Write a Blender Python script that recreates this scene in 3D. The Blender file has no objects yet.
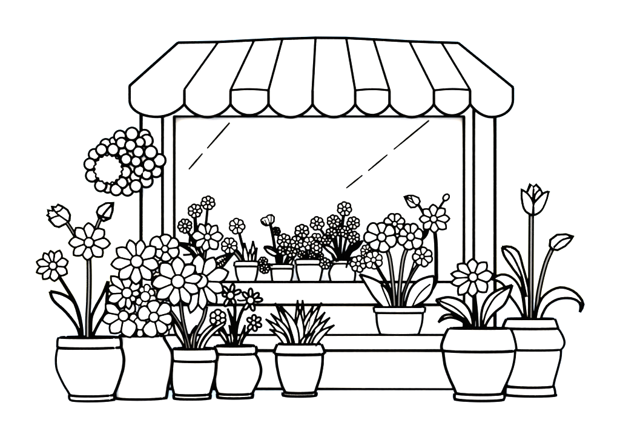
import bpy, math, random
from mathutils import Vector
random.seed(7)
scene = bpy.context.scene
COL = scene.collection
PI = math.pi

# ------------------------------------------------------------------ camera geometry (620x440 drawing units)
F, HU, HV, CAMD, EYE = 1332.0, 310.0, 298.0, 9.0, 0.625
def P(u, v, y):
    d = CAMD + y
    return Vector(((u-HU)*d/F, y, EYE-(v-HV)*d/F))
def px(y):                       # metres per drawing unit at depth y
    return (CAMD+y)/F
def ground_y(v):                 # depth of a ground point seen at height v
    return F*EYE/(v-HV)-CAMD
def T(x0, y0, s, pts):
    return [(x0+x/s, y0+y/s) for x, y in pts]

# ------------------------------------------------------------------ materials
def mat_paper(name, col, rough=0.9, bump=0.0, scale=40):
    m = bpy.data.materials.new(name); m.use_nodes = True
    nt = m.node_tree; b = nt.nodes['Principled BSDF']
    b.inputs['Roughness'].default_value = rough
    b.inputs['Specular IOR Level'].default_value = 0.1
    n = nt.nodes.new('ShaderNodeTexNoise'); n.inputs['Scale'].default_value = scale
    r = nt.nodes.new('ShaderNodeValToRGB')
    r.color_ramp.elements[0].color = (*[c*0.98 for c in col], 1)
    r.color_ramp.elements[1].color = (*col, 1)
    tc = nt.nodes.new('ShaderNodeTexCoord')
    nt.links.new(tc.outputs['Object'], n.inputs['Vector'])
    nt.links.new(n.outputs['Fac'], r.inputs['Fac']); nt.links.new(r.outputs['Color'], b.inputs['Base Color'])
    return m
WHITE = mat_paper('white_paint', (0.90, 0.90, 0.90))
PETAL = mat_paper('white_petal', (0.90, 0.90, 0.90))
LEAFM = mat_paper('white_leaf', (0.90, 0.90, 0.90))
STEMM = mat_paper('grey_stem', (0.10, 0.10, 0.10))
POTM = mat_paper('white_clay', (0.90, 0.90, 0.90))
CLOTH = mat_paper('white_canvas', (0.90, 0.90, 0.90))
_nt = CLOTH.node_tree; _tr = _nt.nodes.new('ShaderNodeBsdfTranslucent'); _tr.inputs['Color'].default_value = (0.92, 0.92, 0.92, 1)
_mx = _nt.nodes.new('ShaderNodeMixShader'); _mx.inputs[0].default_value = 0.45
_nt.links.new(_nt.nodes['Principled BSDF'].outputs[0], _mx.inputs[1]); _nt.links.new(_tr.outputs[0], _mx.inputs[2])
_nt.links.new(_mx.outputs[0], _nt.nodes['Material Output'].inputs['Surface'])
GROUND = mat_paper('white_ground', (0.95, 0.95, 0.95), scale=3)
INK = bpy.data.materials.new('black_ink'); INK.use_nodes = True
_nt = INK.node_tree; _nt.nodes.remove(_nt.nodes['Principled BSDF'])
_d = _nt.nodes.new('ShaderNodeBsdfDiffuse'); _d.inputs['Color'].default_value = (0.0003, 0.0003, 0.0003, 1)
_nt.links.new(_d.outputs[0], _nt.nodes['Material Output'].inputs['Surface'])
GLASS = bpy.data.materials.new('clear_glass'); GLASS.use_nodes = True
_nt = GLASS.node_tree; _nt.nodes.remove(_nt.nodes['Principled BSDF'])
_t = _nt.nodes.new('ShaderNodeBsdfTransparent'); _g = _nt.nodes.new('ShaderNodeBsdfGlossy'); _g.inputs['Roughness'].default_value = 0.02
_x = _nt.nodes.new('ShaderNodeMixShader'); _x.inputs[0].default_value = 0.05
_nt.links.new(_t.outputs[0], _x.inputs[1]); _nt.links.new(_g.outputs[0], _x.inputs[2])
_nt.links.new(_x.outputs[0], _nt.nodes['Material Output'].inputs['Surface'])

# ------------------------------------------------------------------ mesh builder
def catmull(pts, n=6, closed=False):
    pts = [Vector(p) for p in pts]
    if len(pts) < 3: return pts
    out = []; N = len(pts)
    for i in range(N if closed else N-1):
        if closed: a, b, c, d = pts[i-1], pts[i], pts[(i+1) % N], pts[(i+2) % N]
        else: a, b, c, d = pts[max(i-1, 0)], pts[i], pts[i+1], pts[min(i+2, N-1)]
        for k in range(n):
            t = k/n
            out.append(0.5*((2*b)+(c-a)*t+(2*a-5*b+4*c-d)*t*t+(3*b-a-3*c+d)*t**3))
    if not closed: out.append(pts[-1])
    return out
def resample(pts, n):
    pts = [Vector(p) for p in pts]
    L = [0.0]
    for a, b in zip(pts, pts[1:]): L.append(L[-1]+(b-a).length)
    out = []; j = 0
    for k in range(n):
        s = L[-1]*k/(n-1)
        while j < len(L)-2 and L[j+1] < s: j += 1
        q = 0 if L[j+1] == L[j] else (s-L[j])/(L[j+1]-L[j])
        out.append(pts[j].lerp(pts[j+1], min(max(q, 0), 1)))
    return out

INKADD = 0.0025                 # stroke weight added to every ink line (m)
class MB:
    def __init__(s, *mats): s.v = []; s.f = []; s.m = []; s.mats = list(mats) or [WHITE]; s.mats += [INK] if INK not in s.mats else []
    def slot(s, m): return s.mats.index(m)
    def face(s, idx, m): s.f.append(idx); s.m.append(m)
    def tube(s, pts, r, closed=False, sides=8, mat=INK):
        pts = [Vector(p) for p in pts]
        q = [pts[0]]
        for p in pts[1:]:
            if (p-q[-1]).length > 1e-5: q.append(p)
        if closed and (q[0]-q[-1]).length < 1e-5: q.pop()
        pts = q; N = len(pts)
        if N < 2: return
        m = s.slot(mat); base = len(s.v)
        if mat is INK: r = [q_+INKADD for q_ in r] if isinstance(r, (list, tuple)) else r+INKADD
        rr = r if isinstance(r, (list, tuple)) else [r]*N
        if len(rr) != N:
            rr = [rr[min(int(i*(len(rr)-1)/(N-1)), len(rr)-2)]*(1-((i*(len(rr)-1)/(N-1)) % 1 if i < N-1 else 1)) +
                  rr[min(int(i*(len(rr)-1)/(N-1)), len(rr)-2)+1]*((i*(len(rr)-1)/(N-1)) % 1 if i < N-1 else 1) for i in range(N)]
        ref = Vector((0, 1, 0))
        for i, p in enumerate(pts):
            a = pts[i-1] if (i > 0 or closed) else p
            b = pts[(i+1) % N] if (i < N-1 or closed) else p
            t = (b-a)
            if t.length < 1e-9: t = Vector((0, 0, 1))
            t.normalize()
            rf = ref if abs(t.dot(ref)) < 0.9 else Vector((1, 0, 0))
            x = t.cross(rf).normalized(); y = x.cross(t)
            d1 = (p-a); d2 = (b-p); k = 1.0
            if d1.length > 1e-9 and d2.length > 1e-9:
                c = max(-1, min(1, d1.normalized().dot(d2.normalized())))
                k = min(1/max(math.sqrt((1+c)/2), 0.3), 1.6)
            for j in range(sides):
                an = 2*PI*j/sides
                s.v.append(p+x*(math.cos(an)*rr[i]*k)+y*(math.sin(an)*rr[i]))
        for i in range(N if closed else N-1):
            i2 = (i+1) % N
            for j in range(sides):
                j2 = (j+1) % sides
                s.face((base+i*sides+j, base+i*sides+j2, base+i2*sides+j2, base+i2*sides+j), m)
        if not closed:
            s.face(tuple(base+j for j in range(sides))[::-1], m)
            s.face(tuple(base+(N-1)*sides+j for j in range(sides)), m)
    def ball(s, c, rx, ry, rz, mat, nu=14, nv=8):
        m = s.slot(mat); base = len(s.v); c = Vector(c)
        for i in range(1, nv):
            th = PI*i/nv
            for j in range(nu):
                ph = 2*PI*j/nu
                s.v.append(c+Vector((rx*math.sin(th)*math.cos(ph), ry*math.sin(th)*math.sin(ph), rz*math.cos(th))))
        top = len(s.v); s.v.append(c+Vector((0, 0, rz))); bot = len(s.v); s.v.append(c-Vector((0, 0, rz)))
        for i in range(nv-2):
            for j in range(nu):
                j2 = (j+1) % nu
                s.face((base+i*nu+j, base+(i+1)*nu+j, base+(i+1)*nu+j2, base+i*nu+j2), m)
        for j in range(nu):
            j2 = (j+1) % nu
            s.face((top, base+j, base+j2), m); s.face((bot, base+(nv-2)*nu+j2, base+(nv-2)*nu+j), m)
    def plate(s, outline, mat, dome=0.004, back=0.002, edge=0.0012, centre=None):
        """a closed cushion: outline in x-z, swollen towards -y (front) and a little towards +y"""
        o = [Vector(p) for p in outline]; n = len(o)
        c = centre or sum(o, Vector())/n
        m = s.slot(mat); b = len(s.v); Y = Vector((0, 1, 0))
        for p in o: s.v.append(p-Y*edge)
        for p in o: s.v.append(p.lerp(c, 0.45)-Y*(edge+dome*0.75))
        s.v.append(c-Y*(edge+dome))
        for p in o: s.v.append(p+Y*edge)
        s.v.append(c+Y*(edge+back))
        B = b+2*n+1
        for i in range(n):
            k = (i+1) % n
            s.face((b+i, b+k, b+n+k, b+n+i), m); s.face((b+n+i, b+n+k, b+2*n), m)
            s.face((b+k, b+i, B+i, B+k), m); s.face((B+k, B+i, B+n), m)
    def strip(s, L, R, mat, fold=0.004, th=0.0012):
        n = len(L); m = s.slot(mat); b = len(s.v); Y = Vector((0, 1, 0))
        for a, c in zip(L, R):
            mid = (a+c)/2+Y*min(fold, 0.4*(a-c).length)
            for q in (a, mid, c): s.v.append(q-Y*th)
            for q in (a, mid, c): s.v.append(q+Y*th)
        for i in range(n-1):
            p, q = b+6*i, b+6*(i+1)
            for a, c in ((0, 1), (1, 2)):
                s.face((p+a, p+c, q+c, q+a), m); s.face((p+c+3, p+a+3, q+a+3, q+c+3), m)
            s.face((p+3, p, q, q+3), m); s.face((p+2, p+5, q+5, q+2), m)
        for p, fl in ((b, 0), (b+6*(n-1), 1)):
            s.face((p, p+1, p+4, p+3), m); s.face((p+1, p+2, p+5, p+4), m)
    def box(s, lo, hi, mat):
        m = s.slot(mat); b = len(s.v)
        for z in (lo[2], hi[2]):
            for x, y in ((lo[0], lo[1]), (hi[0], lo[1]), (hi[0], hi[1]), (lo[0], hi[1])): s.v.append(Vector((x, y, z)))
        for f in ((0, 3, 2, 1), (4, 5, 6, 7), (0, 1, 5, 4), (1, 2, 6, 5), (2, 3, 7, 6), (3, 0, 4, 7)):
            s.face(tuple(b+i for i in f), m)
    def lathe(s, rings, mat, n=40, cap_top=True, cap_bot=True):
        """rings: (cx, z, r, y, squash)"""
        m = s.slot(mat); b = len(s.v)
        for cx, z, r, y, sq in rings:
            for j in range(n):
                a = 2*PI*j/n
                s.v.append(Vector((cx+r*math.cos(a), y+r*sq*math.sin(a), z)))
        for i in range(len(rings)-1):
            for j in range(n):
                k = (j+1) % n
                s.face((b+i*n+j, b+i*n+k, b+(i+1)*n+k, b+(i+1)*n+j), m)
        if cap_top: s.face(tuple(b+j for j in range(n)), m)
        if cap_bot: s.face(tuple(b+(len(rings)-1)*n+j for j in range(n))[::-1], m)
    def build(s, name, parent=None, origin=None):
        me = bpy.data.meshes.new(name)
        o0 = Vector(origin) if origin is not None else Vector((0, 0, 0))
        me.from_pydata([tuple(p-o0) for p in s.v], [], s.f)
        for m in s.mats: me.materials.append(m)
        me.polygons.foreach_set('material_index', s.m)
        me.polygons.foreach_set('use_smooth', [len(f) == 4 for f in s.f])
        me.update()
        ob = bpy.data.objects.new(name, me); COL.objects.link(ob)
        if parent is not None: ob.parent = parent
        return ob

class Thing:
    def __init__(s, name, label, cat, loc, group=None):
        s.e = bpy.data.objects.new(name, None); COL.objects.link(s.e)
        s.loc = Vector(loc); s.e.location = s.loc; s.e.empty_display_size = 0.1
        s.e['label'] = label; s.e['category'] = cat
        if group: s.e['group'] = group
    def part(s, mb, name, parent=None): return mb.build(name, parent or s.e, s.loc)

# ------------------------------------------------------------------ plant helpers
def sm2(pts, n=6):
    return [(p.x, p.y) for p in catmull([Vector((a, b, 0)) for a, b in pts], n)]

def pot(t, y, sections, lw=2.7, squash=0.98, top_round=False):
    """sections: (name, levels[(v, left, right)], smooth). The first is the rim; each is a child of the pot body."""
    k = px(y)
    made = {}
    order = [i for i, s in enumerate(sections) if s[0] == 'pot'] + [i for i, s in enumerate(sections) if s[0] != 'pot']
    for i in order:
        name, lv, ringtop, ringbot = sections[i]
        L = sm2([(l, v) for v, l, r in lv], 5); R = sm2([(r, v) for v, l, r in lv], 5)
        rings = []
        for (l, v), (r, v2) in zip(L, R):
            c = P((l+r)/2, v, y)
            rings.append((c.x, c.z, (r-l)/2*k, y, squash))
        ink = lw/2*k+INKADD*0.5
        outer = rings; rings = [(a, b, r-ink*0.92, yy, q) for a, b, r, yy, q in rings]
        mb = MB(POTM)
        if i == 0:
            a = rings[0]; inner = [(a[0], a[1]-0.018, a[2]*0.86, y, squash), (a[0], a[1]-0.004, a[2]*0.9, y, squash)]
            mb.lathe(inner+rings, POTM, cap_top=True)
        else: mb.lathe(rings, POTM)
        for sgn in (-1, 1):
            mb.tube([Vector((cx+sgn*r, yy-0.004, z)) for cx, z, r, yy, sq in outer], ink-INKADD*0.5)
        def ring(a, w):
            n = 48
            mb.tube([Vector((a[0]+a[2]*math.cos(2*PI*j/n), y+a[2]*a[4]*math.sin(2*PI*j/n), a[1])) for j in range(n)], w, closed=True, sides=6)
        if ringtop: ring(rings[0], lw/2*k*ringtop)
        if ringbot:
            a = rings[-1]
            if i == len(sections)-1 and y < 0: a = (a[0], a[1]+lw/2*k, outer[-1][2]+lw*0.2*k, y, squash)
            ring(a, lw/2*k*ringbot)
        made[i] = t.part(mb, name, made.get(order[0]) if i != order[0] else None)
    return made[order[0]]

def stem(t, pts, y, w=2.5, lean=0.0, name='stem', ink=1.5, power=1.4, fill=STEMM):
    """pts from top to base (drawing units); y is the depth at the base, y+lean at the top."""
    p = sm2(pts, 6); n = len(p); k = px(y)
    q = [P(u, v, y+lean*(1-i/(n-1))**power) for i, (u, v) in enumerate(p)]
    mb = MB(LEAFM, STEMM)
    if w < 3.4: mb.tube(q, w/2*k)
    else:
        mb.tube(q, (w/2-ink*0.95)*k, mat=fill)
        for sg in (-1, 1):
            off = []
            for i in range(n):
                tg = q[min(i+1, n-1)]-q[max(i-1, 0)]
                nn = Vector((tg.z, 0, -tg.x)).normalized()
                off.append(q[i]+nn*sg*(w/2-ink/2)*k)
            mb.tube(off, ink/2*k)
    return t.part(mb, name)

def leaf(t, A, B, y, lean=-0.03, rib=None, lw=2.0, fill=LEAFM, name='leaf', ribw=1.5, smooth=True):
    """A and B: the two edges, each from base to tip."""
    n = 22; k = px(y)
    A = resample([Vector((u, v, 0)) for u, v in (sm2(A) if smooth else A)], n)
    B = resample([Vector((u, v, 0)) for u, v in (sm2(B) if smooth else B)], n)
    def Y(i): return y+lean*(i/(n-1))**1.6
    L = [P(p.x, p.y, Y(i)) for i, p in enumerate(A)]; R = [P(p.x, p.y, Y(i)) for i, p in enumerate(B)]
    mb = MB(LEAFM)
    mb.strip(L, R, fill)
    lw += 0.3
    mb.tube(L, lw/2*k); mb.tube(R, lw/2*k)
    if rib:
        rp = resample([Vector((u, v, 0)) for u, v in sm2(rib)], 14)
        i0 = [min(range(n), key=lambda i: ((A[i]+B[i])/2-p).length) for p in rp]
        mb.tube([P(p.x, p.y, Y(i)-0.004) for p, i in zip(rp, i0)], ribw/2*k)
    return t.part(mb, name)

def blade(t, base, tip, w, y, bend=0.0, lean=-0.03, lw=1.3, fill=LEAFM, rib=False):
    b = Vector((*base, 0)); e = Vector((*tip, 0)); d = e-b; nn = Vector((-d.y, d.x, 0)).normalized()
    A, B, M = [], [], []
    for i in range(13):
        s = i/12
        c = b.lerp(e, s)+nn*bend*math.sin(PI*s)
        ww = w/2*(0.45+0.75*math.sin(PI*min(1, s*0.95)))*(1-s**3)
        A.append(((c+nn*ww).x, (c+nn*ww).y)); B.append(((c-nn*ww).x, (c-nn*ww).y)); M.append((c.x, c.y))
    return leaf(t, A, B, y, lean, rib=M[2:10] if rib else None, lw=lw, fill=fill, smooth=False, ribw=lw*0.7)

def flower(t, cu, cv, rc, tips, y, val=0.68, style='point', lw=1.5, maxhalf=40, cup=0.006, cfill=PETAL):
    k = px(y); lw += 0.3 if max(math.hypot(a-cu, b-cv) for a, b in tips) > 10 else 0.1
    mb = MB(PETAL)
    ring = [P(cu+rc*math.cos(a), cv+rc*math.sin(a), y-0.009) for a in [2*PI*i/24 for i in range(24)]]
    mb.plate(ring, cfill, dome=min(0.008, rc*k*0.4), back=0.008)
    mb.tube(ring, lw/2*k, closed=True)
    head = t.part(mb, 'flower')
    ps = sorted([(math.atan2(v-cv, u-cu), math.hypot(u-cu, v-cv)) for u, v in tips])
    N = len(ps)
    for i, (a, R) in enumerate(ps):
        ap, Rp = ps[i-1]; an, Rn = ps[(i+1) % N]
        gp = (a-ap) % (2*PI); gn = (an-a) % (2*PI)
        hp, hn = min(gp/2, math.radians(maxhalf)), min(gn/2, math.radians(maxhalf))
        vp = val*(R+Rp)/2 if gp/2 <= math.radians(maxhalf) else val*R*0.9
        vn = val*(R+Rn)/2 if gn/2 <= math.radians(maxhalf) else val*R*0.9
        vp = min(vp, R*0.93); vn = min(vn, R*0.93)
        out = [(a-hp, rc*0.8), (a-hp, (rc*0.8+vp)/2)]
        for j in range(-9, 10):
            f = j/9.0
            h, rv = (hp, vp) if f < 0 else (hn, vn)
            if style == 'point': s_ = (1-abs(f))**0.62
            else: s_ = math.sqrt(max(0, 1-f*f))
            out.append((a+h*f, rv+(R-rv)*s_))
        out += [(a+hn, (rc*0.8+vn)/2), (a+hn, rc*0.8)]
        yy = y+(i % 2)*0.0015
        pts = [P(cu+r*math.cos(b), cv+r*math.sin(b), yy-cup*(r/R)**2) for b, r in out]
        m2 = MB(PETAL)
        c = P(cu+R*0.6*math.cos(a), cv+R*0.6*math.sin(a), yy-cup*0.4)
        m2.plate(pts, PETAL, dome=0.0025, back=0.001, centre=c)
        m2.tube(pts, lw/2*k, closed=True)
        t.part(m2, 'petal', head)
    return head

def small(t, u, v, r, y, n=7, rot=None, lw=1.4, rc=None, style='round', val=0.72):
    rot = random.random()*6 if rot is None else rot
    tips = [(u+r*(0.95+0.1*random.random())*math.cos(rot+2*PI*i/n), v+r*(0.95+0.1*random.random())*math.sin(rot+2*PI*i/n)) for i in range(n)]
    return flower(t, u, v, rc or r*0.24, tips, y, val=val, style=style, lw=lw, cup=0.003)

def loops(t, u, v, rc, tips, y, w=4.0, lw=1.5):
    """a flower of narrow, separate petals"""
    k = px(y); mb = MB(PETAL); lw += 0.6
    ring = [P(u+rc*math.cos(a), v+rc*math.sin(a), y-0.009) for a in [2*PI*i/20 for i in range(20)]]
    mb.plate(ring, PETAL, dome=0.006, back=0.008); mb.tube(ring, lw/2*k, closed=True)
    head = t.part(mb, 'flower')
    for i, (tu, tv) in enumerate(tips):
        d = Vector((tu-u, tv-v)); L = d.length; d.normalize(); nn = Vector((-d.y, d.x))
        pts = []
        for j in range(20):
            a = 2*PI*j/20
            s_ = rc*0.7+(L-rc*0.7)*(0.5+0.5*math.cos(a)); ww = w/2*math.sin(a)*(0.75+0.35*(0.5+0.5*math.cos(a)))
            pts.append(P(u+d.x*s_+nn.x*ww, v+d.y*s_+nn.y*ww, y+(i % 2)*0.0015))
        m2 = MB(PETAL); m2.plate(pts, PETAL, dome=0.002, back=0.001); m2.tube(pts, lw/2*k, closed=True)
        t.part(m2, 'petal', head)
    return head

def bud(t, outline, lines, y, lw=1.8, dome=0.014, name='bud', smooth=0, lnw=1.5, fill=PETAL):
    k = px(y)
    o = [(p.x, p.y) for p in catmull([Vector((a, b, 0)) for a, b in outline], smooth, True)] if smooth else outline
    lw += 0.3; lnw += 0.2
    pts = [P(u, v, y) for u, v in o]
    mb = MB(PETAL); mb.plate(pts, fill, dome=dome, back=dome)
    mb.tube(pts, lw/2*k, closed=True)
    for l in lines: mb.tube([P(u, v, y-dome-0.002) for u, v in sm2(l, 5)], lnw/2*k)
    return t.part(mb, name)

# ------------------------------------------------------------------ ground
g = bpy.data.meshes.new('ground')
g.from_pydata([(-400, -60, 0), (400, -60, 0), (400, 700, 0), (-400, 700, 0)], [], [(0, 1, 2, 3)])
g.materials.append(GROUND)
go = bpy.data.objects.new('ground', g); COL.objects.link(go); go['kind'] = 'structure'

# ------------------------------------------------------------------ the flower stall
YF, YC, YW, YA = 0.0, 0.42, 0.95, 0.68        # step front, counter front, window wall, awning front
st = Thing('flower_stall', 'white flower stall with scalloped striped awning, big shop window and stepped counter', 'flower stall', (0, YC, 0))
def zat(v, y): return P(0, v, y).z
def xat(u, y): return P(u, 0, y).x
def rect(mb, u0, u1, v0, v1, y0, y1, mat=WHITE, to_ground=False):
    mb.box((xat(u0, y0), y0, 0.0 if to_ground else zat(v1, y0)), (xat(u1, y0), y1, zat(v0, y0)), mat)
def line(mb, pts, y, w): mb.tube([P(u, v, y) for u, v in pts], w/2*px(y))
# step
mb = MB(WHITE); rect(mb, 158, 464, 335, 350, YF, YC-0.002)
line(mb, [(158, 335), (464, 335)], YF, 2.0); line(mb, [(158, 350.6), (464, 350.6)], YF, 2.5)
line(mb, [(158, 335), (158, 350)], YF, 2); line(mb, [(464, 335), (464, 350)], YF, 2)
st.part(mb, 'step_board')
mb = MB(WHITE); rect(mb, 159, 463, 350.6, 391, YF+0.01, YC-0.004, to_ground=True)
line(mb, [(159, 389.2), (330, 389.4), (463, 389.9)], YF+0.005, 2.8); line(mb, [(159, 350), (159, 391)], YF+0.01, 2); line(mb, [(463, 350), (463, 391)], YF+0.01, 2)
st.part(mb, 'step_front')
# counter
mb = MB(WHITE); rect(mb, 162, 464, 282, 305, YC, 0.9)
line(mb, [(162, 282), (464, 282)], YC, 2.4); line(mb, [(162, 304.8), (464, 304.8)], YC, 2.4)
line(mb, [(464, 282), (464, 305)], YC, 2.2); line(mb, [(162, 282), (162, 305)], YC, 2.2)
st.part(mb, 'counter_top')
mb = MB(WHITE); rect(mb, 162.5, 463.8, 305, 391, YC+0.012, 0.898, to_ground=True)
line(mb, [(463.8, 305), (463.8, 376)], YC+0.012, 2.2); line(mb, [(162.5, 305), (162.5, 376)], YC+0.012, 2.2)
st.part(mb, 'counter_front')
# posts, jambs, header
for u0, u1, wl, wr in ((141, 162.5, 3.2, 2.6), (473.8, 495, 2.6, 3.2)):
    mb = MB(WHITE); rect(mb, u0, u1, 92, 380, YW-0.05, YW+0.002, to_ground=True)
    vb = HV+F*EYE/(CAMD+YW-0.05)
    line(mb, [(u0, 92), (u0, vb)], YW-0.05, wl); line(mb, [(u1, 92), (u1, vb)], YW-0.05, wr)
    st.part(mb, 'post')
win = MB(WHITE)
rect(win, 163, 174, 92, 380, YW-0.02, YW+0.002, to_ground=True)
rect(win, 464, 473, 92, 380, YW-0.02, YW+0.002, to_ground=True)
rect(win, 174.2, 463.8, 92, 116.6, YW-0.02, YW+0.002)
line(win, [(174.2, 300), (174.2, 116.4)], YW-0.02, 2.5); line(win, [(173.2, 116.4), (465, 116.4)], YW-0.02, 1.7); line(win, [(464, 116.4), (464, 330)], YW-0.02, 2.5)
wf = st.part(win, 'window')
gl = MB(WHITE, GLASS)
rect(gl, 174.2, 463.8, 117, 300, YW-0.003, YW+0.001, mat=GLASS)
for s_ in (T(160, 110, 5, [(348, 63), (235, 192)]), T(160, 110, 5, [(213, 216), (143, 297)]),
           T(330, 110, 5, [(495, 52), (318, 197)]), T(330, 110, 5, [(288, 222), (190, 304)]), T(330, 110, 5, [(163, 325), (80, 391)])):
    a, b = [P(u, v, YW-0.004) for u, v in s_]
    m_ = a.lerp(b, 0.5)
    gl.tube([a, m_, b], [0.5*px(YW), 0.75*px(YW), 0.5*px(YW)])  # drawn glare marks: reflections put on the pane as black ink strokes
st.part(gl, 'glass', wf)
# white back panel just behind the glass
xl, xr = xat(142, YW), xat(494, YW); zt = zat(93, YW)
mb = MB(WHITE); mb.box((xl, YW+0.004, 0), (xr, YW+0.10, zt), WHITE); st.part(mb, 'back_wall')
mb = MB(WHITE); mb.box((xl-0.03, YW-0.02, zt+0.003), (xr+0.03, YW+0.16, zt+0.06), WHITE); st.part(mb, 'roof')
# awning
top = [(177.9, 42.9), (218.2, 42.2), (254.2, 40.4), (282.4, 39.0), (315.5, 38.0), (346.2, 38.2), (373.6, 39.6), (409.4, 41.6), (441.5, 42.7), (458.4, 43.2)]
fro = [(129.6, 86), (184.4, 89.5), (230.5, 90.2), (268.5, 90.3), (312.6, 90.5), (355.2, 90.3), (389.5, 90.3), (433.9, 90.3), (470.1, 90.0), (513, 87.5)]
sb = [116.8, 117, 115.2, 117.2, 117, 115, 117, 115.4, 117]
aw = MB(CLOTH)
kA, kT = px(YA), px(YW)
tub = [P(u, v, YW) for u, v in top]
aw.tube(tub, 1.6*kT)
awn = st.part(aw, 'awning')
def sweep(mb, A, B, mat):
    b = len(mb.v); m = mb.slot(mat)                     # one sheet of canvas
    for p, q in zip(A, B): mb.v += [p, q]
    for i in range(len(A)-1): mb.face((b+2*i, b+2*i+1, b+2*i+3, b+2*i+2), m)
for i in range(9):
    mb = MB(CLOTH)
    A = [P(*top[i], YW), P(*top[i+1], YW)]; B = [P(*fro[i], YA), P(*fro[i+1], YA)]
    sweep(mb, A, B, CLOTH)
    rad = lambda w: [w/2*kT, w/2*kA]
    if i == 0: mb.tube([A[0], A[0].lerp(B[0], .5), B[0]], 1.55*kA)
    if i == 8: mb.tube([A[1], A[1].lerp(B[1], .5), B[1]], 1.5*kA)
    else: mb.tube([A[1], A[1].lerp(B[1], .5), B[1]], 1.15*kA)
    if i in (2, 5, 7):
        (u0, v0), (u1, v1) = fro[i], fro[i+1]
        mb.tube([P(u0+(u1-u0)*q/8, (v0+(v1-v0)*q/8)-1.2*math.sin(PI*q/8), YA-0.002) for q in range(9)], 1.0*kA)
    st.part(mb, 'canopy_panel', awn)
    # valance scallop: half-round flap
    (u0, v0), (u1, v1) = fro[i], fro[i+1]
    val = 103.8
    arc = []
    e0 = 100.5 if i == 0 else val; e1 = 99.5 if i == 8 else val
    for q in range(25):
        f = q/24; ang = PI*f
        u = u0+(u1-u0)*(0.5-0.5*math.cos(ang))
        lo = e0+(e1-e0)*f
        x = -math.cos(ang)
        outer = (i == 0 and x < 0) or (i == 8 and x > 0)
        arc.append((u, lo+(sb[i]-lo)*max(0, 1-x*x)**(0.5 if outer else 0.82) if 0 < q < 24 else lo))
    # keep the flap inside its width: cosine spread bunches points near the corners
    A = [P(u0+(u1-u0)*(0.5-0.5*math.cos(PI*q/24)), v0+(v1-v0)*(0.5-0.5*math.cos(PI*q/24)), YA) for q in range(25)]
    B = [P(u, v, YA) for u, v in arc]
    mb = MB(CLOTH); sweep(mb, A, B, CLOTH)
    w = 2.5
    pts = B[:]
    if i == 0: pts = [A[0]]+pts
    mb.tube(pts+[A[-1]], w/2*kA)
    st.part(mb, 'valance_scallop', awn)
for e, uo in ((0, 129.6), (9, 513)):
    mb = MB(CLOTH)
    a, b = P(*top[e], YW), P(*fro[e], YA); c = Vector((b.x, YW+0.02, b.z))
    sgn = 1 if e == 0 else -1
    q = Vector((sgn*0.008, 0, 0)); base = len(mb.v)
    mb.v += [a+q, b+q, c+q, a+2*q, b+2*q, c+2*q]
    for f in ((0, 1, 2), (5, 4, 3), (0, 3, 4, 1), (1, 4, 5, 2), (2, 5, 3, 0)): mb.face(tuple(base+j for j in f), 0)
    st.part(mb, 'side_panel', awn)

GP = 'potted flowers standing on the ground before the stall'
GC = 'small flower pots on the stall counter'

# ------------------------------------------------------------------ round pompom bloom on the left post
yb = YW-0.22
pm = Thing('flower_ball', 'round pompom flower ball of many small florets hanging on left post', 'flower ball', P(128, 160, yb))
mb = MB(PETAL)
c = P(127, 160, yb+0.02); k = px(yb)
mb.ball(c, 30*k, 0.05, 25*k, PETAL, 24, 12)
core = pm.part(mb, 'core')
mb = MB(PETAL); a = P(150, 160, YW-0.04); mb.tube([P(141, 160, yb+0.05), a.lerp(P(141, 160, yb+0.05), .5), a], 0.012); pm.part(mb, 'hook')
balls = [  # u, v, r, layer
 (113.5, 141.5, 4, 0), (105.8, 144.5, 5.4, 0), (144.5, 135.5, 5.6, 0), (130.5, 154, 4, 0), (143.3, 158.8, 4, 0), (131.5, 168, 4.2, 0), (129, 180, 3.6, 0), (134, 171, 3, 0),
 (120, 136.5, 5.8, 1), (146.7, 140.7, 6, 1), (122.5, 152, 4.8, 1), (94.3, 154.5, 5.4, 1), (92, 175.6, 6, 1), (107.8, 188, 4.6, 1), (125, 172, 6, 1),
 (156.2, 171.3, 5.7, 1), (146.3, 181, 6.2, 1), (127.5, 189.8, 5.8, 1), (135.5, 176.7, 5.3, 1), (122, 182.7, 5.4, 2), (146.6, 174.2, 5, 2),
 (132, 133.9, 6.2, 2), (121.5, 143, 5.2, 2), (140, 142.3, 4.7, 2), (101.6, 149.8, 5.4, 2), (113.2, 149.6, 5.6, 2), (90, 164.2, 5.6, 2), (100.7, 185.6, 5.6, 2), (116.3, 189.6, 5.7, 2), (159.3, 160.4, 6.2, 2),
 (136, 186, 5.8, 2), (139.5, 170.8, 5.2, 2), (130.6, 145.5, 5.4, 3), (138.5, 152, 5.3, 3), (150.8, 152.3, 6.2, 3), (126.1, 159.5, 5.2, 3), (136.1, 161.5, 4.9, 3), (149, 165, 5.7, 3)]
for u, v, r, lay in balls:
    y = yb-0.035-0.021*lay
    kk = px(y); c = P(u, v, y); mb = MB(PETAL)
    mb.ball(c, (r-0.9)*kk, 0.016, (r-0.9)*kk, PETAL, 16, 8)
    mb.tube([c+Vector((r*kk*math.cos(2*PI*j/24), 0, r*kk*math.sin(2*PI*j/24))) for j in range(24)], 1.15*kk, closed=True)
    pm.part(mb, 'floret')
y = yb-0.035-0.021*4.2; kk = px(y)
o = [(108.3+(13.9+0.8*math.cos(17*a))*math.cos(a), 169.2+(14+0.8*math.cos(17*a))*math.sin(a)) for a in [2*PI*i/136 for i in range(136)]]
mb = MB(PETAL); pts = [P(u, v, y) for u, v in o]
mb.plate(pts, PETAL, dome=0.012, back=0.03, centre=P(108.3, 169.2, y)); mb.tube(pts, 0.8*kk, closed=True)
mb.tube([P(108.3+15.6*math.cos(a), 169.2+15.6*math.sin(a), y) for a in [math.radians(q) for q in range(-68, -22, 6)]], 0.5*kk)
pm.part(mb, 'big_petal')

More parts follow.
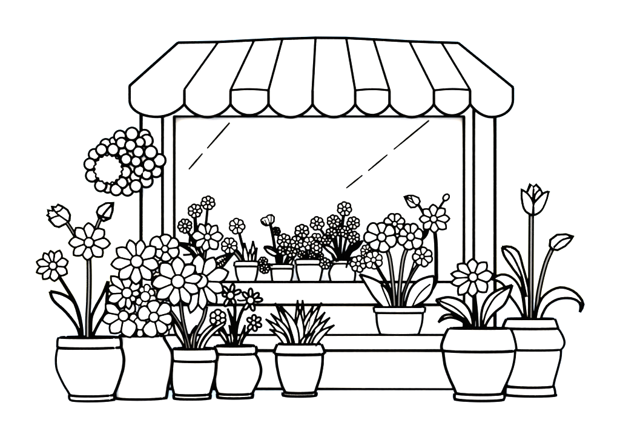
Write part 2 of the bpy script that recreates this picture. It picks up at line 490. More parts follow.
# ------------------------------------------------------------------ A: leftmost pot
yA = ground_y(401.2)
A = Thing('potted_plant', 'leftmost wide pot with two open daisies, a rosebud and a pointed bud', 'potted plant', P(90, 401.2, yA), GP)
pot(A, yA, [('rim', [(337.6, 59.3, 119.6), (339.5, 58.2, 120.8), (343, 57.8, 121.3), (347.6, 57.8, 121.2)], 0.9, 1),
            ('pot', [(347.8, 58.3, 121.4), (352, 57.2, 122.8), (359, 56.4, 124), (368, 57, 123.2), (376, 60, 121), (385, 64.5, 118), (391, 68.2, 115.6), (395, 70.3, 114)], 0, 0),
            ('foot', [(395, 69.6, 114.4), (398.5, 69.8, 114.6), (401.2, 72.5, 112.5)], 0.9, 1)])
stem(A, [(88.6, 248), (89.2, 275), (88.8, 300), (87.8, 320), (87.8, 345)], yA, 5.0, -0.05, ink=1.7)
stem(A, T(30, 185, 5, [(185, 190), (205, 220), (228, 258)])+[(83, 248), (88, 258)], yA-0.045, 4.0, -0.01)
stem(A, T(30, 185, 5, [(350, 172), (338, 200), (325, 235)])+[(91, 248), (88.6, 259)], yA-0.045, 4.2, -0.01)
stem(A, T(30, 260, 5, [(140, 75), (180, 138), (220, 205), (245, 270), (258, 345), (262, 420)]), yA+0.01, 3.2, -0.06)
leaf(A, T(30, 260, 5, [(252, 420), (246, 365), (225, 318), (175, 256), (118, 203), (100, 157)]), T(30, 260, 5, [(264, 420), (258, 350), (240, 270), (216, 207), (160, 171), (100, 157)]), yA+0.03, -0.05, lw=2.4)
leaf(A, T(30, 260, 5, [(305, 420), (304, 340), (308, 285), (330, 232), (362, 175), (390, 105)]), T(30, 260, 5, [(312, 420), (318, 372), (345, 315), (378, 258), (384, 190), (392, 105)]), yA+0.10, 0.02, lw=2.4)
flower(A, 89, 242.6, 4.7, [(88.4, 223), (104, 230), (110, 243.6), (102, 256.5), (87, 260), (73.8, 255), (69, 243), (76, 228)], yA-0.085)
flower(A, 53, 265.8, 3.8, [(44.2, 253.2), (50.6, 251), (59.6, 250.6), (67.8, 261.4), (67, 273.4), (54.5, 281), (43.2, 279), (36.8, 272.4), (36.8, 262)], yA-0.08)
bud(A, T(30, 185, 5, [(186, 190), (165, 200), (145, 210), (125, 205), (95, 172), (100, 160), (87, 150), (97, 143), (88, 128), (115, 132), (110, 108), (130, 112), (140, 99), (162, 108), (187, 125), (200, 150), (197, 178)]),
    [T(30, 185, 5, [(112, 112), (130, 138), (152, 156), (190, 182)]), T(30, 185, 5, [(97, 172), (120, 160), (148, 152)]), 
     T(30, 185, 5, [(128, 135), (150, 128), (165, 110)])], yA-0.05, lw=1.8, lnw=1.2)
bud(A, T(30, 185, 5, [(415, 90), (412, 130), (400, 166), (368, 180), (345, 165), (335, 135), (345, 112), (380, 92)]),
    [T(30, 185, 5, [(412, 94), (380, 130), (352, 168)]), T(30, 185, 5, [(340, 148), (365, 160), (400, 166)])], yA-0.05, lw=2.0, lnw=1.7)

# ------------------------------------------------------------------ B: the bouquet pot
yB = ground_y(399.3)
B = Thing('potted_plant', 'plain pot packed with a dense heap of daisies, second pot from the left', 'potted plant', P(142, 399.3, yB), GP)
pot(B, yB, [('pot', [(335.6, 118.5, 164.2), (339, 118.5, 164.6), (345, 116.5, 168), (352, 116, 171.8), (359, 115.6, 172.7), (373, 115.4, 171.2), (385, 115.6, 168.4), (394, 115.5, 167), (397.2, 115.8, 166.4), (399.3, 116.6, 165.6)], 0.9, 1)])
yb_ = yB-0.20
for q, (u, v) in enumerate(((137, 262), (127, 293), (124, 316), (154, 317), (165, 249), (146, 298), (160, 290))):
    stem(B, [(u, v), ((u+2*142)/3, v*0.4+338*0.6), (138+q*1.2, 342)], yB, 3.5, -0.16+0.02*(q > 4), ink=0.5, fill=LEAFM)
flower(B, 136.8, 261.5, 6.0, [(141.2, 240), (129.7, 240.2), (116.6, 248.6), (111.3, 264.5), (119.6, 279), (136, 284.3), (151, 279.8), (158.8, 266.4), (155.4, 247.2)], yb_-0.045)
flower(B, 127, 293, 5.0, [(111, 276.4), (125.6, 277), (140.5, 284), (140, 294), (135.5, 301), (129, 309), (120.6, 308.8), (107.8, 301), (108, 287.5)], yb_-0.03)
flower(B, 123.6, 316, 5.0, [(105.8, 304.2), (102.4, 320), (110.8, 332.8), (130.5, 337.3), (132.6, 301.8), (120, 304)], yb_-0.015, lw=1.4)
flower(B, 153.9, 317.2, 4.7, [(154.5, 300.6), (169.8, 305.6), (172.4, 320), (165, 332.6), (151, 337), (138.4, 311)], yb_-0.03, style='round', lw=1.4)
flower(B, 165, 249, 3.2, [(166.4, 234.6), (177.8, 240.6), (178.4, 254), (166, 261.5), (156, 256), (151.6, 239.6)], yb_-0.005, style='round', val=0.75)
flower(B, 145.2, 296.6, 4.8, [(141, 287), (147, 284.5), (154, 291), (156, 300), (144, 308.5), (136, 303.5), (135.5, 294)], yb_+0.004, style='round', lw=1.1)
flower(B, 140, 323.6, 6.2, [(131, 336), (140, 337), (149, 335), (152, 322), (140, 312.5), (131, 315)], yb_+0.006, style='round', lw=1.1)
flower(B, 160, 291, 3, [(156, 276), (168, 280), (172, 300), (160, 303), (150, 294)], yb_+0.02, lw=0.9)
flower(B, 158, 270, 2.4, [(152, 259), (163, 260), (168, 272), (156, 280), (150, 271)], yb_+0.035, lw=0.9)
flower(B, 162, 329, 3, [(158, 320), (171.5, 324), (168, 335), (157, 335)], yb_+0.012, lw=1.0)
flower(B, 116, 312, 2, [(107, 309), (110, 317), (116, 321), (119, 304)], yb_+0.01, lw=0.9)
leaf(B, T(150, 232, 10, [(200, 200), (180, 170), (270, 110)]), T(150, 232, 10, [(330, 230), (420, 210), (270, 110)]), yb_+0.05, lw=1.6)

# ------------------------------------------------------------------ C: pot with the two biggest blossoms
yCp = ground_y(399.7)
C = Thing('potted_plant', 'pot with two large overlapping daisies on tall stems and long narrow leaves', 'potted plant', P(193, 399.7, yCp), GP)
pot(C, yCp, [('rim', [(348.8, 172.6, 215.4), (352, 172.6, 216.4), (356.5, 172.8, 217.4), (361, 173.3, 216.6)], 0.9, 1),
            ('pot', [(361.2, 172.9, 216), (367, 172.3, 216), (376, 171.8, 215), (385, 172.2, 212.6), (391, 173.6, 211), (394.4, 174.5, 209.8)], 0, 0),
            ('foot', [(394.4, 174, 210.4), (397.5, 174, 210.2), (399.7, 175, 209.2)], 0.9, 1)])
yc_ = yCp-0.21
flower(C, 178, 281.5, 6.5, [(177.5, 257), (161, 263.4), (151.8, 284.5), (156.6, 298.4), (174, 305.8), (189, 304), (198.8, 292), (201.8, 277), (195, 266)], yc_)
flower(C, 200.5, 281, 7.2, [(198.6, 254.6), (213.8, 257.6), (228.2, 272), (223, 291.5), (216, 304), (203, 309.6), (190.5, 312.8), (183, 297), (182, 266)], yc_+0.022)
stem(C, T(150, 300, 10, [(305, 20), (325, 180), (355, 320), (385, 430)])+[(191, 356)], yCp-0.02, 4.0, -0.17)
stem(C, T(150, 300, 10, [(560, 70), (535, 180), (490, 270), (455, 340), (440, 430)])+[(193.5, 356)], yCp-0.02, 4.2, -0.15)
stem(C, T(150, 300, 10, [(205, 110), (270, 200), (330, 310), (360, 430)])+[(188, 356)], yCp, 3.5, -0.1, ink=1.2)
leaf(C, [(187, 356)]+T(150, 300, 10, [(320, 430), (260, 340), (237, 260), (228, 190)]), [(189, 356)]+T(150, 300, 10, [(352, 425), (325, 340), (275, 250), (228, 190)]), yCp+0.01, -0.03, lw=1.8)
leaf(C, [(192, 356)]+T(150, 300, 10, [(395, 430), (400, 380), (425, 310), (470, 255)]), [(195, 356)]+T(150, 300, 10, [(430, 430), (440, 380), (455, 320), (470, 255)]), yCp-0.01, -0.03, lw=1.8)
leaf(C, [(195, 356), (196.6, 346), (200.5, 336), (208, 327.5), (217.5, 322)], [(198, 356), (199.6, 346), (204, 337), (210.5, 330), (217.5, 322)], yCp-0.03, -0.04, lw=1.2)
leaf(C, [(199, 356), (200, 347), (204.5, 338), (213, 328.8), (225, 321.4)], [(203, 356), (204, 347.5), (208.6, 339), (216.5, 331), (224.6, 324.6), (225, 321.4)], yCp-0.05, -0.05, lw=1.2)

# ------------------------------------------------------------------ D: pot with thin loose petals
yD = ground_y(398.8)
D = Thing('potted_plant', 'round bellied pot with thin petalled star flowers on dark stems', 'potted plant', P(235, 398.8, yD), GP)
pot(D, yD, [('rim', [(346, 215.6, 255.4), (348, 215, 256.3), (351.5, 215.6, 256.4), (353.8, 216.6, 255.8)], 1, 1),
            ('pot', [(354, 217.2, 254.8), (358, 216, 257.6), (363, 215.5, 259.6), (370, 215, 261), (378, 214.6, 259.6), (386, 215.2, 256), (391, 217, 253.4), (393.6, 218, 252.4)], 0, 0),
            ('foot', [(393.6, 217.4, 252.8), (396.4, 217.6, 252.6), (398.8, 218.6, 251.6)], 0.9, 1)])
yd_ = yD-0.12
loops(D, 230.5, 295.5, 3.6, [(233.2, 284.6), (240.6, 290.6), (234.6, 304.5), (224.8, 306), (222.6, 294.4), (223, 286.8)], yd_)
loops(D, 250.5, 300.5, 3.6, [(250.6, 288.6), (258.6, 293.4), (262.2, 299.6), (253.6, 310.6), (244.2, 309.4), (243.2, 292.6)], yd_-0.02)
loops(D, 253.6, 323, 2.2, [(254.2, 315), (260.4, 318), (261.2, 326), (255.4, 331), (248.4, 329.5), (247.6, 318.6)], yd_-0.01, w=4.2, lw=1.4)
small(D, 218, 318, 8.4, yd_-0.02, n=6, rot=0.5, lw=1.7, rc=2.4)
stem(D, [(231, 297), (234, 303), (235, 312), (234, 330), (234, 352)], yD-0.02, 2.9, -0.09)
stem(D, [(250, 303), (244, 308), (240, 316), (236.5, 330), (235.5, 352)], yD-0.02, 2.9, -0.1)
stem(D, [(237, 299.5), (240, 300.7), (246, 300)], yd_+0.01, 1.4)
stem(D, [(253, 326), (247, 333), (242, 341), (239, 352)], yD-0.02, 2.6, -0.09)
stem(D, [(219, 322), (226, 334), (231, 352)], yD, 2.2, -0.06)
leaf(D, T(160, 325, 5, [(345, 130), (330, 90), (300, 45), (285, 10)]), T(160, 325, 5, [(360, 130), (345, 95), (325, 45), (285, 10)]), yD-0.01, -0.03, lw=1.7)
blade(D, (234, 352), T(210, 280, 10, [(175, 285)])[0], 3.4, yD-0.03, 3.5, -0.05, lw=1.5, fill=INK)
blade(D, (233, 352), T(160, 325, 5, [(345, 0)])[0], 3, yD-0.035, 1.5, -0.04, lw=1.2)
blade(D, (236, 352), T(160, 325, 5, [(425, 0)])[0], 3.4, yD-0.03, 1, -0.04, lw=1.4)

# ------------------------------------------------------------------ E: spiky leafed pot
yE = ground_y(397.0)
E = Thing('potted_plant', 'tapered pot of spiky sword shaped leaves without flowers', 'potted plant', P(300, 397, yE), GP)
pot(E, yE, [('rim', [(344, 277.4, 321.4), (346, 276.6, 322.2), (350, 275, 323.8), (354, 274, 325)], 0.95, 1),
            ('pot', [(354.2, 276.4, 322.6), (360, 276.4, 322.6), (367, 277.2, 322), (377, 279.4, 320), (386, 282.4, 317), (392.3, 285.4, 315)], 0, 0),
            ('foot', [(392.3, 283, 316.2), (394.8, 283, 316.2), (397, 285, 314.2)], 0.95, 1)])
for (tip, bx, w, bend, dy) in (((265.4, 319), 290, 5.6, 4, 0.0), ((270.4, 313.4), 292, 5.6, 4, 0.012), ((275, 302.8), 294, 5.4, 2, 0.024), ((280, 305.5), 297.5, 6.6, 4.5, -0.016),
        ((269.2, 329.4), 288, 5.4, 4.5, -0.03), ((297.6, 299.8), 299, 5.0, -0.6, 0.03), ((302.6, 299.8), 300.5, 5.0, 0.8, 0.038), ((300, 309), 299.6, 8.0, 0, 0.008), ((321.8, 302.4), 305, 6.6, -3.6, 0.012), ((313.5, 305.5), 302.5, 6.6, -3, 0.022),
        ((325.2, 312), 307, 5.0, -3, -0.002), ((330.2, 317.4), 308.5, 5.6, -3.6, -0.016), ((334.6, 325), 311, 5.6, -3.4, -0.03), ((309, 333), 301, 3.4, -2, -0.036), ((315, 331), 305, 3.4, -2, -0.042)):
    blade(E, (bx, 350), tip, w, yE-0.05+dy, bend, -0.03, lw=1.3)

# ------------------------------------------------------------------ F: right front pot
yF = ground_y(400.8)
Fp = Thing('potted_plant', 'large pot with one single daisy between broad curved leaves, right front', 'potted plant', P(478, 400.8, yF), GP)
pot(Fp, yF, [('rim', [(328.6, 449, 509.6), (331, 447, 511.4), (336, 444.6, 513.4), (343, 442, 515.2), (347, 441.4, 515.8), (350.6, 442.4, 516)], 0.95, 1),
            ('pot', [(350.8, 443, 514.8), (358, 443.8, 514.2), (367, 445.4, 512.4), (378, 449.4, 508.4), (388, 454, 503.8), (393.4, 456, 501.6)], 0, 0),
            ('foot', [(393.4, 454.6, 504), (397.5, 454.4, 504.2), (400.8, 456, 502.6)], 0.95, 1)])
flower(Fp, 473, 277.2, 4.4, [(472.5, 259.2), (486.4, 262.6), (492.8, 274.6), (486, 292), (472.2, 296.4), (458.6, 294.8), (451.4, 283), (451.4, 274), (457.8, 264.6)], yF-0.09, lw=1.6)
stem(Fp, [(473.5, 280), (475.2, 298), (476.8, 314), (477.8, 336)], yF-0.02, 2.6, -0.06)
leaf(Fp, T(430, 280, 5, [(206, 280), (203, 238), (188, 216), (160, 190), (110, 160), (60, 131), (30, 100)]), T(430, 280, 5, [(220, 280), (216, 238), (210, 190), (190, 140), (150, 102), (90, 86), (30, 100)]), yF-0.03, -0.07,
     rib=T(430, 280, 5, [(208, 235), (176, 185), (120, 136), (48, 104)]), lw=2.0)
leaf(Fp, T(430, 280, 5, [(190, 280), (180, 226), (148, 200), (105, 188), (68, 196), (42, 212)]), T(430, 280, 5, [(205, 280), (196, 228), (160, 192), (108, 173), (66, 180), (42, 212)]), yF+0.0, -0.05, lw=1.8)
leaf(Fp, T(430, 280, 5, [(255, 280), (255, 238), (257, 170), (270, 120), (300, 76), (350, 46), (412, 25)]), T(430, 280, 5, [(268, 280), (275, 237), (296, 195), (330, 157), (370, 124), (395, 76), (412, 25)]), yF-0.03, -0.07,
     rib=T(430, 280, 5, [(264, 238), (272, 190), (292, 138), (332, 80), (405, 32)]), lw=2.0)
stem(Fp, T(430, 280, 5, [(172, 190), (180, 215), (205, 240), (215, 280)]), yF+0.01, 1.6)

# ------------------------------------------------------------------ G: tulip pot
yG = ground_y(396.2)
G = Thing('potted_plant', 'rightmost tall pot with an open tulip, a leaning bud and drooping leaf', 'potted plant', P(530, 396.2, yG), GP)
pot(G, yG, [('rim', [(319, 506.4, 554.4), (321, 505.4, 555.4), (325, 503.6, 556.8), (328.6, 502.6, 558)], 0.95, 1),
            ('collar', [(328.8, 503.5, 557.6), (332, 500.5, 560), (337, 498, 562.6), (342, 497, 564), (346, 498, 563.2), (349.2, 500, 560.8)], 0, 1),
            ('pot', [(349.4, 500, 560.6), (358, 500.6, 560), (370, 503, 557), (380, 505.4, 554.2), (386.4, 506.4, 553)], 0, 0),
            ('foot', [(386.4, 505.4, 553.4), (391, 505, 554.6), (396.2, 505, 555)], 0.95, 1)])
tb = MB(PETAL)
yt = yG-0.05
h = bud(G, T(480, 180, 5, [(235, 62), (253, 21), (266, 38), (280, 24), (300, 44), (312, 66), (290, 120), (265, 150), (245, 120)]), [T(480, 180, 5, [(268, 42), (266, 80), (265, 130)])], yt+0.02, lw=1.8, dome=0.006, name='tulip')
def tpetal(o, yy):
    k = px(yy); pts = [P(u, v, yy) for u, v in sm2(o+[o[0]], 4)]
    m = MB(PETAL); m.plate(pts, PETAL, dome=0.012, back=0.004); m.tube(pts, 1.1*k, closed=True); G.part(m, 'petal', h)
tpetal(T(480, 180, 5, [(300, 48), (308, 68), (280, 100), (270, 108), (280, 70)]), yt+0.006)
tpetal(T(480, 180, 5, [(209, 48), (209, 90), (219, 140), (238, 164), (265, 172), (266, 125), (256, 95), (236, 68)]), yt-0.012)
tpetal(T(480, 180, 5, [(342, 58), (331, 100), (311, 145), (290, 166), (265, 172), (267, 125), (289, 95), (320, 66)]), yt-0.012)
stem(G, [(531.2, 214), (531, 250), (530.8, 290), (530.6, 328)], yG, 5.4, -0.05, ink=1.8)
stem(G, [(552.6, 248), (547, 260), (543, 273), (539.4, 289), (537.5, 302), (535, 328)], yG-0.01, 4.8, -0.04, ink=1.6)
bud(G, T(480, 180, 5, [(465, 285), (430, 272), (385, 275), (352, 300), (349, 330), (362, 346), (387, 350), (425, 330), (450, 305)]), [T(480, 180, 5, [(460, 287), (410, 300), (368, 338)])], yG-0.06, lw=2.0)
leaf(G, [(526.6, 328), (526, 318)]+T(480, 255, 5, [(216, 190), (205, 127), (160, 62), (120, 2)])+T(480, 180, 5, [(110, 335)]), [(529, 328), (529, 318)]+T(480, 255, 5, [(245, 190), (234, 130), (212, 50)])+T(480, 180, 5, [(200, 380), (185, 352), (150, 333), (110, 335)]), yG-0.02, -0.05,
     rib=T(480, 255, 5, [(232, 210), (224, 170), (204, 90), (160, 0)])+T(480, 180, 5, [(118, 340)]), lw=2.0, ribw=1.8)
leaf(G, [(523, 328)]+T(480, 255, 5, [(215, 318), (205, 288), (180, 245), (150, 205), (120, 152), (90, 130), (58, 121)]), [(526, 328)]+T(480, 255, 5, [(226, 318), (216, 230), (205, 180), (180, 132), (140, 102), (100, 99), (58, 121)]), yG-0.035, -0.04, lw=1.9)
leaf(G, [(540.5, 328)]+T(480, 255, 5, [(305, 318), (316, 288), (340, 250), (390, 221), (450, 216), (490, 231), (503, 255), (499, 286)]), [(534, 328)]+T(480, 255, 5, [(278, 318), (290, 260), (315, 210), (360, 175), (410, 162), (465, 180), (502, 215), (517, 250), (499, 286)]), yG-0.03, -0.05, lw=2.0)

# ------------------------------------------------------------------ H: pot on the step
yH = 0.2
zs = zat(335, YF); vH = HV-(zs-EYE)*F/(CAMD+yH)
H = Thing('potted_plant', 'pot on the stall step with clustered daisies and two broad leaves', 'potted plant', P(400, vH, yH))
pot(H, yH, [('rim', [(307, 373.8, 424.8), (309, 373.8, 425), (312.8, 374.6, 424.4)], 0.95, 1),
            ('pot', [(313, 376.3, 422.6), (318, 376.6, 422.4), (324, 377.2, 421.6), (330, 378.8, 419.8), (vH, 380.4, 418.4)], 0, 0.8)], lw=2.1, squash=0.95)
yh = yH-0.06
flower(H, 381.6, 237.2, 4.2, [(369.6, 224.6), (382, 222.8), (392.6, 226.6), (395.8, 243.4), (385, 252), (371.2, 248.2), (364, 238)], yh, style='round', val=0.76, lw=1.6)
flower(H, 394.6, 224, 2.4, [(384.2, 220.6), (390.8, 214), (398.4, 214), (404.4, 220.4), (403, 227.4), (397.6, 234), (392.6, 234), (386, 227.4)], yh+0.03, style='round', val=0.74)
flower(H, 410.6, 236.8, 3.7, [(406.6, 224.2), (414.2, 223.8), (422.4, 232), (419.8, 247.4), (407.6, 249.4), (398, 241.6), (400, 231)], yh+0.012, style='round', val=0.76, lw=1.6)
flower(H, 433.6, 219, 3.3, [(433, 204.6), (444.8, 209), (449.4, 218.6), (446, 228.6), (434.4, 232.6), (424, 229), (419.6, 219), (423.2, 209.6)], yh, lw=1.5)
flower(H, 422, 256.6, 2.0, [(424, 247.4), (431.4, 252.4), (432, 260), (425.2, 266.4), (418, 264.6), (412.6, 257), (416.6, 249.8)], yh, style='round', val=0.74, lw=1.4)
small(H, 373.5, 260, 9.2, yh+0.015, n=7, rot=0.5, lw=1.4, rc=2.4)
small(H, 366.8, 251, 6.2, yh+0.03, n=8, rot=0.2, lw=1.3)
stem(H, [(387, 250), (390, 260), (393, 284), (394.2, 300), (394.6, 314)], yH, 4.4, -0.05, ink=1.5)
stem(H, [(407, 248), (403, 260), (400, 284), (399, 298), (398.8, 314)], yH, 4.4, -0.05, ink=1.5)
stem(H, [(375, 263), (381, 274), (388, 286), (391, 298), (392.5, 314)], yH-0.005, 3.3, -0.04)
stem(H, [(420, 262), (412, 274), (405.5, 288), (402.5, 300), (402, 314)], yH-0.005, 3.6, -0.04, ink=1.5)
stem(H, [(434.6, 230), (436, 245), (436.2, 270), (435.6, 282), (428, 294), (414, 305), (410, 314)], yH+0.01, 3.6, -0.05, ink=1.8)
blade(H, (421, 240), (429.5, 226.5), 4.4, yh+0.02, 0, 0, fill=INK, lw=1)
stem(H, [(420, 236), (414, 262), (405, 290), (401, 314)], yH+0.03, 1.4, -0.05)
bud(H, T(400, 185, 10, [(45, 120), (85, 106), (130, 106), (185, 130), (199, 165), (182, 196), (150, 221), (110, 225), (84, 200), (60, 150)]), [T(400, 185, 10, [(60, 125), (100, 160), (150, 188)]), T(400, 185, 10, [(110, 112), (130, 160), (152, 192), (185, 196)]), T(400, 185, 10, [(70, 122), (110, 138), (128, 158)])], yh-0.01, lw=1.6, dome=0.01, lnw=0.8)
stem(H, [(418.6, 205), (421, 209), (424, 214.5)], yh+0.012, 2.6)
bud(H, T(400, 185, 10, [(440, 152), (432, 130), (445, 105), (470, 93), (488, 105), (486, 130), (465, 152)]), [], yh, lw=1.7, dome=0.008, smooth=3)
stem(H, [(444.6, 200), (441.5, 204.5), (438.5, 209.5)], yh+0.012, 2.2)
leaf(H, T(350, 260, 5, [(175, 270), (163, 235), (152, 223), (115, 180), (75, 115), (48, 72)]), T(350, 260, 5, [(217, 270), (214, 235), (195, 165), (160, 120), (110, 92), (48, 72)]), yH-0.03, -0.05,
     rib=T(350, 260, 5, [(200, 232), (180, 185), (155, 124)]), lw=1.9, ribw=1.3)
leaf(H, T(350, 260, 5, [(275, 270), (275, 235), (285, 190), (305, 140), (340, 105), (385, 86), (420, 80)]), T(350, 260, 5, [(310, 270), (322, 235), (342, 222), (376, 200), (405, 165), (420, 115), (420, 80)]), yH-0.03, -0.05,
     rib=T(350, 260, 5, [(312, 232), (330, 195), (360, 155), (402, 120)]), lw=1.9, ribw=1.3)

# ------------------------------------------------------------------ counter pots
yK = 0.64
zc = zat(282, YC)+0.001; vK = HV-(zc-EYE)*F/(CAMD+yK)
def cpot(label, u):
    return Thing('potted_plant', label, 'potted plant', P(u, vK, yK), GC)
I = cpot('small counter pot with two daisies and dark pointed leaves', 247)
pot(I, yK, [('rim', [(261.6, 235, 258.4), (264, 234.4, 258.6), (266.6, 234.2, 258.6)], 0.9, 1),
            ('pot', [(267, 235.5, 258), (274, 236.4, 257), (278, 237.6, 256), (vK, 239.2, 254.8)], 0, 0.5)], lw=1.9, squash=0.95)
yk = yK-0.05
small(I, 237, 226.2, 7.6, yk, n=7, rot=0.1, lw=1.5, rc=1.6)
small(I, 229.5, 246, 8, yk-0.01, n=8, rot=0.35, lw=1.5, rc=1.6)
stem(I, [(238.5, 230), (242, 244), (245.5, 256), (247, 266)], yK, 2.6, -0.04)
stem(I, [(231, 248), (239, 257), (244, 266)], yK, 4.4, -0.04, ink=1.5)
stem(I, [(234, 247.5), (240, 254), (245, 266)], yK-0.01, 2.0, -0.03)
for b, tip, w, bd in (((248, 266), (244.6, 242.6), 4.6, -1), ((252, 266), (253, 240.6), 4.6, 0.5), ((254, 266), (257.2, 247.6), 3.4, -1.5)):
    blade(I, b, tip, w, yK-0.02, bd, -0.02, lw=1.3)
blade(I, (250, 266), (250, 249), 3, yK-0.035, 0, -0.02, lw=0.9)

J = cpot('small counter pot with a ribbed cup bud and two blossoms drooping over its side', 281)
pot(J, yK, [('rim', [(264.6, 269.6, 293.2), (266.6, 269.6, 293.4), (268.8, 270.2, 293)], 0.9, 1),
            ('pot', [(269, 271.2, 292.8), (275, 271.7, 292.4), (279, 272.2, 291.4), (vK, 272.8, 290.6)], 0, 0.5)], lw=1.9, squash=0.95)
bud(J, T(222, 205, 10, [(390, 150), (398, 178), (412, 193), (440, 207), (490, 195), (518, 165), (521, 120), (497, 98), (462, 104), (440, 125), (410, 130)]),
    [T(222, 205, 10, [(425, 145), (438, 172), (452, 198)]), T(222, 205, 10, [(452, 122), (468, 155), (474, 190)]), T(222, 205, 10, [(490, 108), (492, 150), (484, 190)]), T(222, 205, 10, [(405, 155), (420, 178), (440, 200)])], yk, lw=1.4, dome=0.008, lnw=0.6)
stem(J, [(270.5, 225), (272.5, 234), (274.5, 246), (278, 268)], yK, 2.8, -0.04)
small(J, 276, 231.2, 3.9, yk, n=6, rot=0.2, lw=1.9)
small(J, 284, 240.5, 6.6, yk-0.01, n=7, rot=0.2, lw=1.6)
small(J, 283, 250, 5.4, yk, n=6, rot=0.5, lw=1.7)
small(J, 291.5, 252, 5.4, yk-0.012, n=6, rot=0.9, lw=1.7)
small(J, 263, 261.4, 4.4, yk, n=7, lw=1.5)
small(J, 264.6, 268.8, 4.6, yk-0.01, n=7, lw=1.6)
stem(J, [(266, 266), (269, 264), (273, 266)], yk+0.01, 1.6)
leaf(J, [(279, 262), (278.6, 255), (275, 256), (271, 254.6), (267, 251.6), (263.8, 247)], [(280, 262), (279, 254), (276, 250), (271, 247), (267, 246.4), (263.8, 247)], yK-0.03, -0.02, rib=[(278, 254), (272, 250), (266, 247.6)], lw=1.6, ribw=1.2)
stem(J, [(284, 244), (281.5, 256), (280.5, 270)], yK-0.01, 4.0, -0.03, ink=1.8)
stem(J, [(291, 254), (286, 262), (284, 270)], yK-0.01, 2.2, -0.03)
stem(J, [(276, 256), (277, 270)], yK-0.02, 1.8, 0)
blade(J, (287, 270), (295, 256), 3, yK-0.03, -1, -0.02, lw=1.2)
blade(J, (284.5, 270), (288, 255), 3, yK-0.02, 0, -0.02, lw=1.2)

K = cpot('widest counter pot with a tangle of tiny flowers', 309)
pot(K, yK, [('rim', [(259.6, 295.4, 323.6), (262, 295.4, 323.6), (264.8, 296, 323)], 0.9, 1),
            ('pot', [(265, 296.4, 322.6), (270, 296.6, 322.2), (275, 297.6, 321.2), (vK, 299.8, 319.4)], 0, 0.5)], lw=1.9, squash=0.95)
small(K, 302, 231.5, 7, yk-0.012, n=7, rot=0.2, lw=1.7)
small(K, 296.8, 242.5, 6.4, yk-0.024, n=7, rot=0.6, lw=1.6)
small(K, 309.5, 243.5, 6.6, yk-0.01, n=6, rot=0.9, lw=1.4)
small(K, 316, 239, 5.6, yk, n=6, rot=0.1, lw=1.4)
small(K, 316.5, 248, 5.6, yk-0.02, n=6, rot=0.5, lw=1.5, rc=2.4)
small(K, 302, 254.5, 3.8, yk-0.01, n=6, lw=1.4)
small(K, 312, 257, 3.6, yk-0.02, n=6, lw=1.4)
small(K, 319.6, 256, 3.8, yk-0.01, n=6, lw=1.5)
small(K, 325, 263.6, 5.4, yk-0.03, n=7, lw=1.6)
stem(K, [(303, 236), (306, 248), (308.5, 266)], yK, 2.6, -0.04)
stem(K, [(297, 246), (303, 256), (307, 266)], yK, 2.0, -0.04)
stem(K, [(316, 250), (312, 258), (310, 266)], yK, 2.2, -0.04)
stem(K, [(309, 246), (310, 256), (309.5, 266)], yK+0.01, 1.8, -0.03)
stem(K, [(302, 255), (308, 259), (318, 257)], yK-0.06, 1.6)
stem(K, [(324, 260), (319, 258), (312, 266)], yK, 1.6, -0.05)

Lp = cpot('round counter pot with a tall dense bunch of blossoms, nearest the step plant', 342)
pot(Lp, yK+0.02, [('rim', [(260.4, 332, 351.4), (262, 331.8, 351.8), (263.8, 332.8, 350.8)], 0.9, 1),
            ('pot', [(264, 334, 350), (266, 332.4, 352), (269.5, 330.2, 354.4), (273.5, 329.2, 355.2), (278, 330, 354.8), (vK, 331.2, 354)], 0, 0.5)], lw=1.9, squash=0.95)
for u, v, r, n, d in ((344.5, 209, 7, 7, 0), (333.6, 221.6, 6.5, 8, 0), (353.2, 223, 6.2, 7, 0), (317, 223.6, 6.8, 7, 0.0), (331.5, 233.5, 5.6, 7, 0.012), (346, 232, 5.8, 7, 0.012), (353.6, 237.4, 6, 7, -0.01), (338.5, 231, 5, 6, 0.02), (326.5, 240, 5, 6, 0.01)):
    small(Lp, u, v, r, yk+d-0.005, n=n, lw=1.6, rc=r*0.26)
small(Lp, 358.2, 263.8, 8.2, yk-0.03, n=7, rot=0.4, lw=1.5, rc=2.2)
stem(Lp, [(344, 213), (342.4, 224), (340.6, 240), (339.4, 268)], yK, 3.0, -0.03)
stem(Lp, [(334, 226), (336, 240), (338.4, 268)], yK, 2.6, -0.03)
stem(Lp, [(352, 228), (346, 240), (341, 268)], yK, 2.4, -0.03)
stem(Lp, [(318.5, 227.5), (323, 233), (328, 243), (337, 268)], yK, 2.4, -0.04)
stem(Lp, [(331.5, 236), (336, 250), (338.8, 268)], yK-0.01, 2.0, -0.03)
stem(Lp, [(353, 240), (347.5, 250), (344.5, 268)], yK-0.01, 1.8, -0.03)
stem(Lp, [(357, 262), (352, 257.5), (348, 262), (346, 268)], yk+0.0, 1.6)
leaf(Lp, [(337, 262), (333, 255), (328, 251), (321.5, 244.5)], [(338.6, 262), (337, 255), (331, 247), (321.5, 244.5)], yK-0.03, -0.02, lw=1.7)
leaf(Lp, [(344, 262), (345.4, 254.5), (348, 249), (354, 244.6), (363, 240.6)], [(347.4, 262), (349.2, 256.4), (352, 251.6), (358, 247.6), (363, 240.6)], yK-0.03, -0.03, lw=1.4, fill=INK)

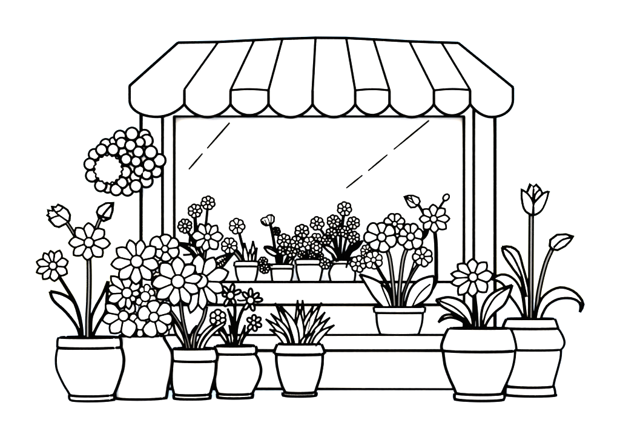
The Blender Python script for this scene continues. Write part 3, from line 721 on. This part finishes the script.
M = cpot('pot at the counter left end almost hidden by big daisies, small round blossoms above', 200)
pot(M, yK, [('rim', [(263, 190, 210), (265.6, 190, 210)], 0.9, 1), ('pot', [(266, 191, 209), (274, 192, 208), (vK, 194, 206)], 0, 0.5)], lw=1.8, squash=0.95)
for u, v, r, n, rot in ((208, 202.8, 6.9, 7, 0.3), (195, 211, 6.8, 7, 0.0), (185, 226, 6.8, 9, 0.2)):
    small(M, u, v, r, yk, n=n, rot=rot, lw=1.6, rc=1.8)
flower(M, 207.5, 237, 3.1, [(191.6, 236), (195.8, 247.2), (204, 250.8), (216.8, 249), (222.8, 236), (216.8, 225.6), (208.5, 223.8), (200, 224)], yk-0.03, lw=1.5)
stem(M, [(207.6, 208), (206.6, 218), (205.5, 230), (203, 270)], yK, 2.4, -0.03)
stem(M, [(195, 216), (195.4, 226), (196, 240), (199, 270)], yK, 3.3, -0.03)
stem(M, [(187, 231), (193, 242), (199, 270)], yK, 2.6, -0.03)
stem(M, [(206, 240), (204.6, 255), (202, 270)], yK-0.02, 4.0, -0.03, ink=1.6)
blade(M, (199, 264), (196, 221), 5, yK+0.02, -1, -0.02, lw=1.4, fill=INK)
leaf(M, [(200, 262), (194, 253), (188, 247.6), (179, 243)], [(203, 258), (198, 249), (190, 244.6), (179, 243)], yK-0.03, -0.02, lw=2.2)
leaf(M, [(197, 262), (192, 254), (189.6, 243), (190, 236)], [(201, 262), (197, 252), (193, 243), (190, 236)], yK-0.02, -0.02, lw=1.6)
leaf(M, [(210, 270), (213, 264), (217, 258.6), (223, 256), (233.6, 253.2)], [(212, 272), (217, 268.6), (223, 266), (227, 261), (233.6, 253.2)], yK-0.04, -0.02, lw=2.0)
vein = MB(LEAFM)
for i_ in range(9):
    f_ = i_/8; a_ = (213+17*f_, 265-10.5*f_+1.2*math.sin(PI*f_)-2.4*math.sin(PI*f_)); b_ = (a_[0]+1.2+1.6*math.sin(PI*f_), a_[1]+0.6+5.4*math.sin(PI*f_))
    vein.tube([P(*a_, yK-0.05), P((a_[0]+b_[0])/2+0.6, (a_[1]+b_[1])/2, yK-0.052), P(*b_, yK-0.05)], 0.55*px(yK))
vein.tube([P(213, 267.5, yK-0.046), P(221, 262, yK-0.05), P(231, 254.5, yK-0.055)], 0.8*px(yK))
M.part(vein, 'leaf_veins')

# ------------------------------------------------------------------ light, sky, camera
w = bpy.data.worlds.new('World'); scene.world = w; w.use_nodes = True
nt = w.node_tree
bg = nt.nodes['Background']; sky = nt.nodes.new('ShaderNodeTexSky'); sky.sky_type = 'NISHITA'; sky.sun_disc = False
EL, AZ = math.radians(19), math.radians(182)          # azimuth clockwise from +Y: the sun stands behind the viewer
sky.sun_elevation = EL; sky.sun_rotation = AZ
sky.dust_density = 1.2
bg.inputs['Strength'].default_value = 0.15
nt.links.new(sky.outputs[0], bg.inputs['Color'])
sl = bpy.data.lights.new('sun', 'SUN'); sl.energy = 1.5; sl.angle = math.radians(55); sl.color = (1, 0.985, 0.965)
so = bpy.data.objects.new('sun', sl); COL.objects.link(so)
dirv = Vector((math.sin(AZ)*math.cos(EL), math.cos(AZ)*math.cos(EL), math.sin(EL)))
so.rotation_euler = dirv.to_track_quat('Z', 'Y').to_euler(); so.location = dirv*20

cd = bpy.data.cameras.new('camera'); cam = bpy.data.objects.new('camera', cd); COL.objects.link(cam)
cam.location = (0, -CAMD, EYE); cam.rotation_euler = (PI/2, 0, 0)
cd.sensor_width = 36; cd.sensor_fit = 'HORIZONTAL'; cd.lens = F/620*36
cd.shift_y = (HV-220)/620; cd.clip_end = 2000
scene.camera = cam
scene.view_settings.view_transform = 'Standard'; scene.view_settings.look = 'None'
scene.view_settings.gamma = 1; scene.view_settings.use_curve_mapping = False
scene.view_settings.exposure = 2.2
scene.cycles.max_bounces = 8; scene.cycles.transparent_max_bounces = 12
scene.cycles.use_denoising = True
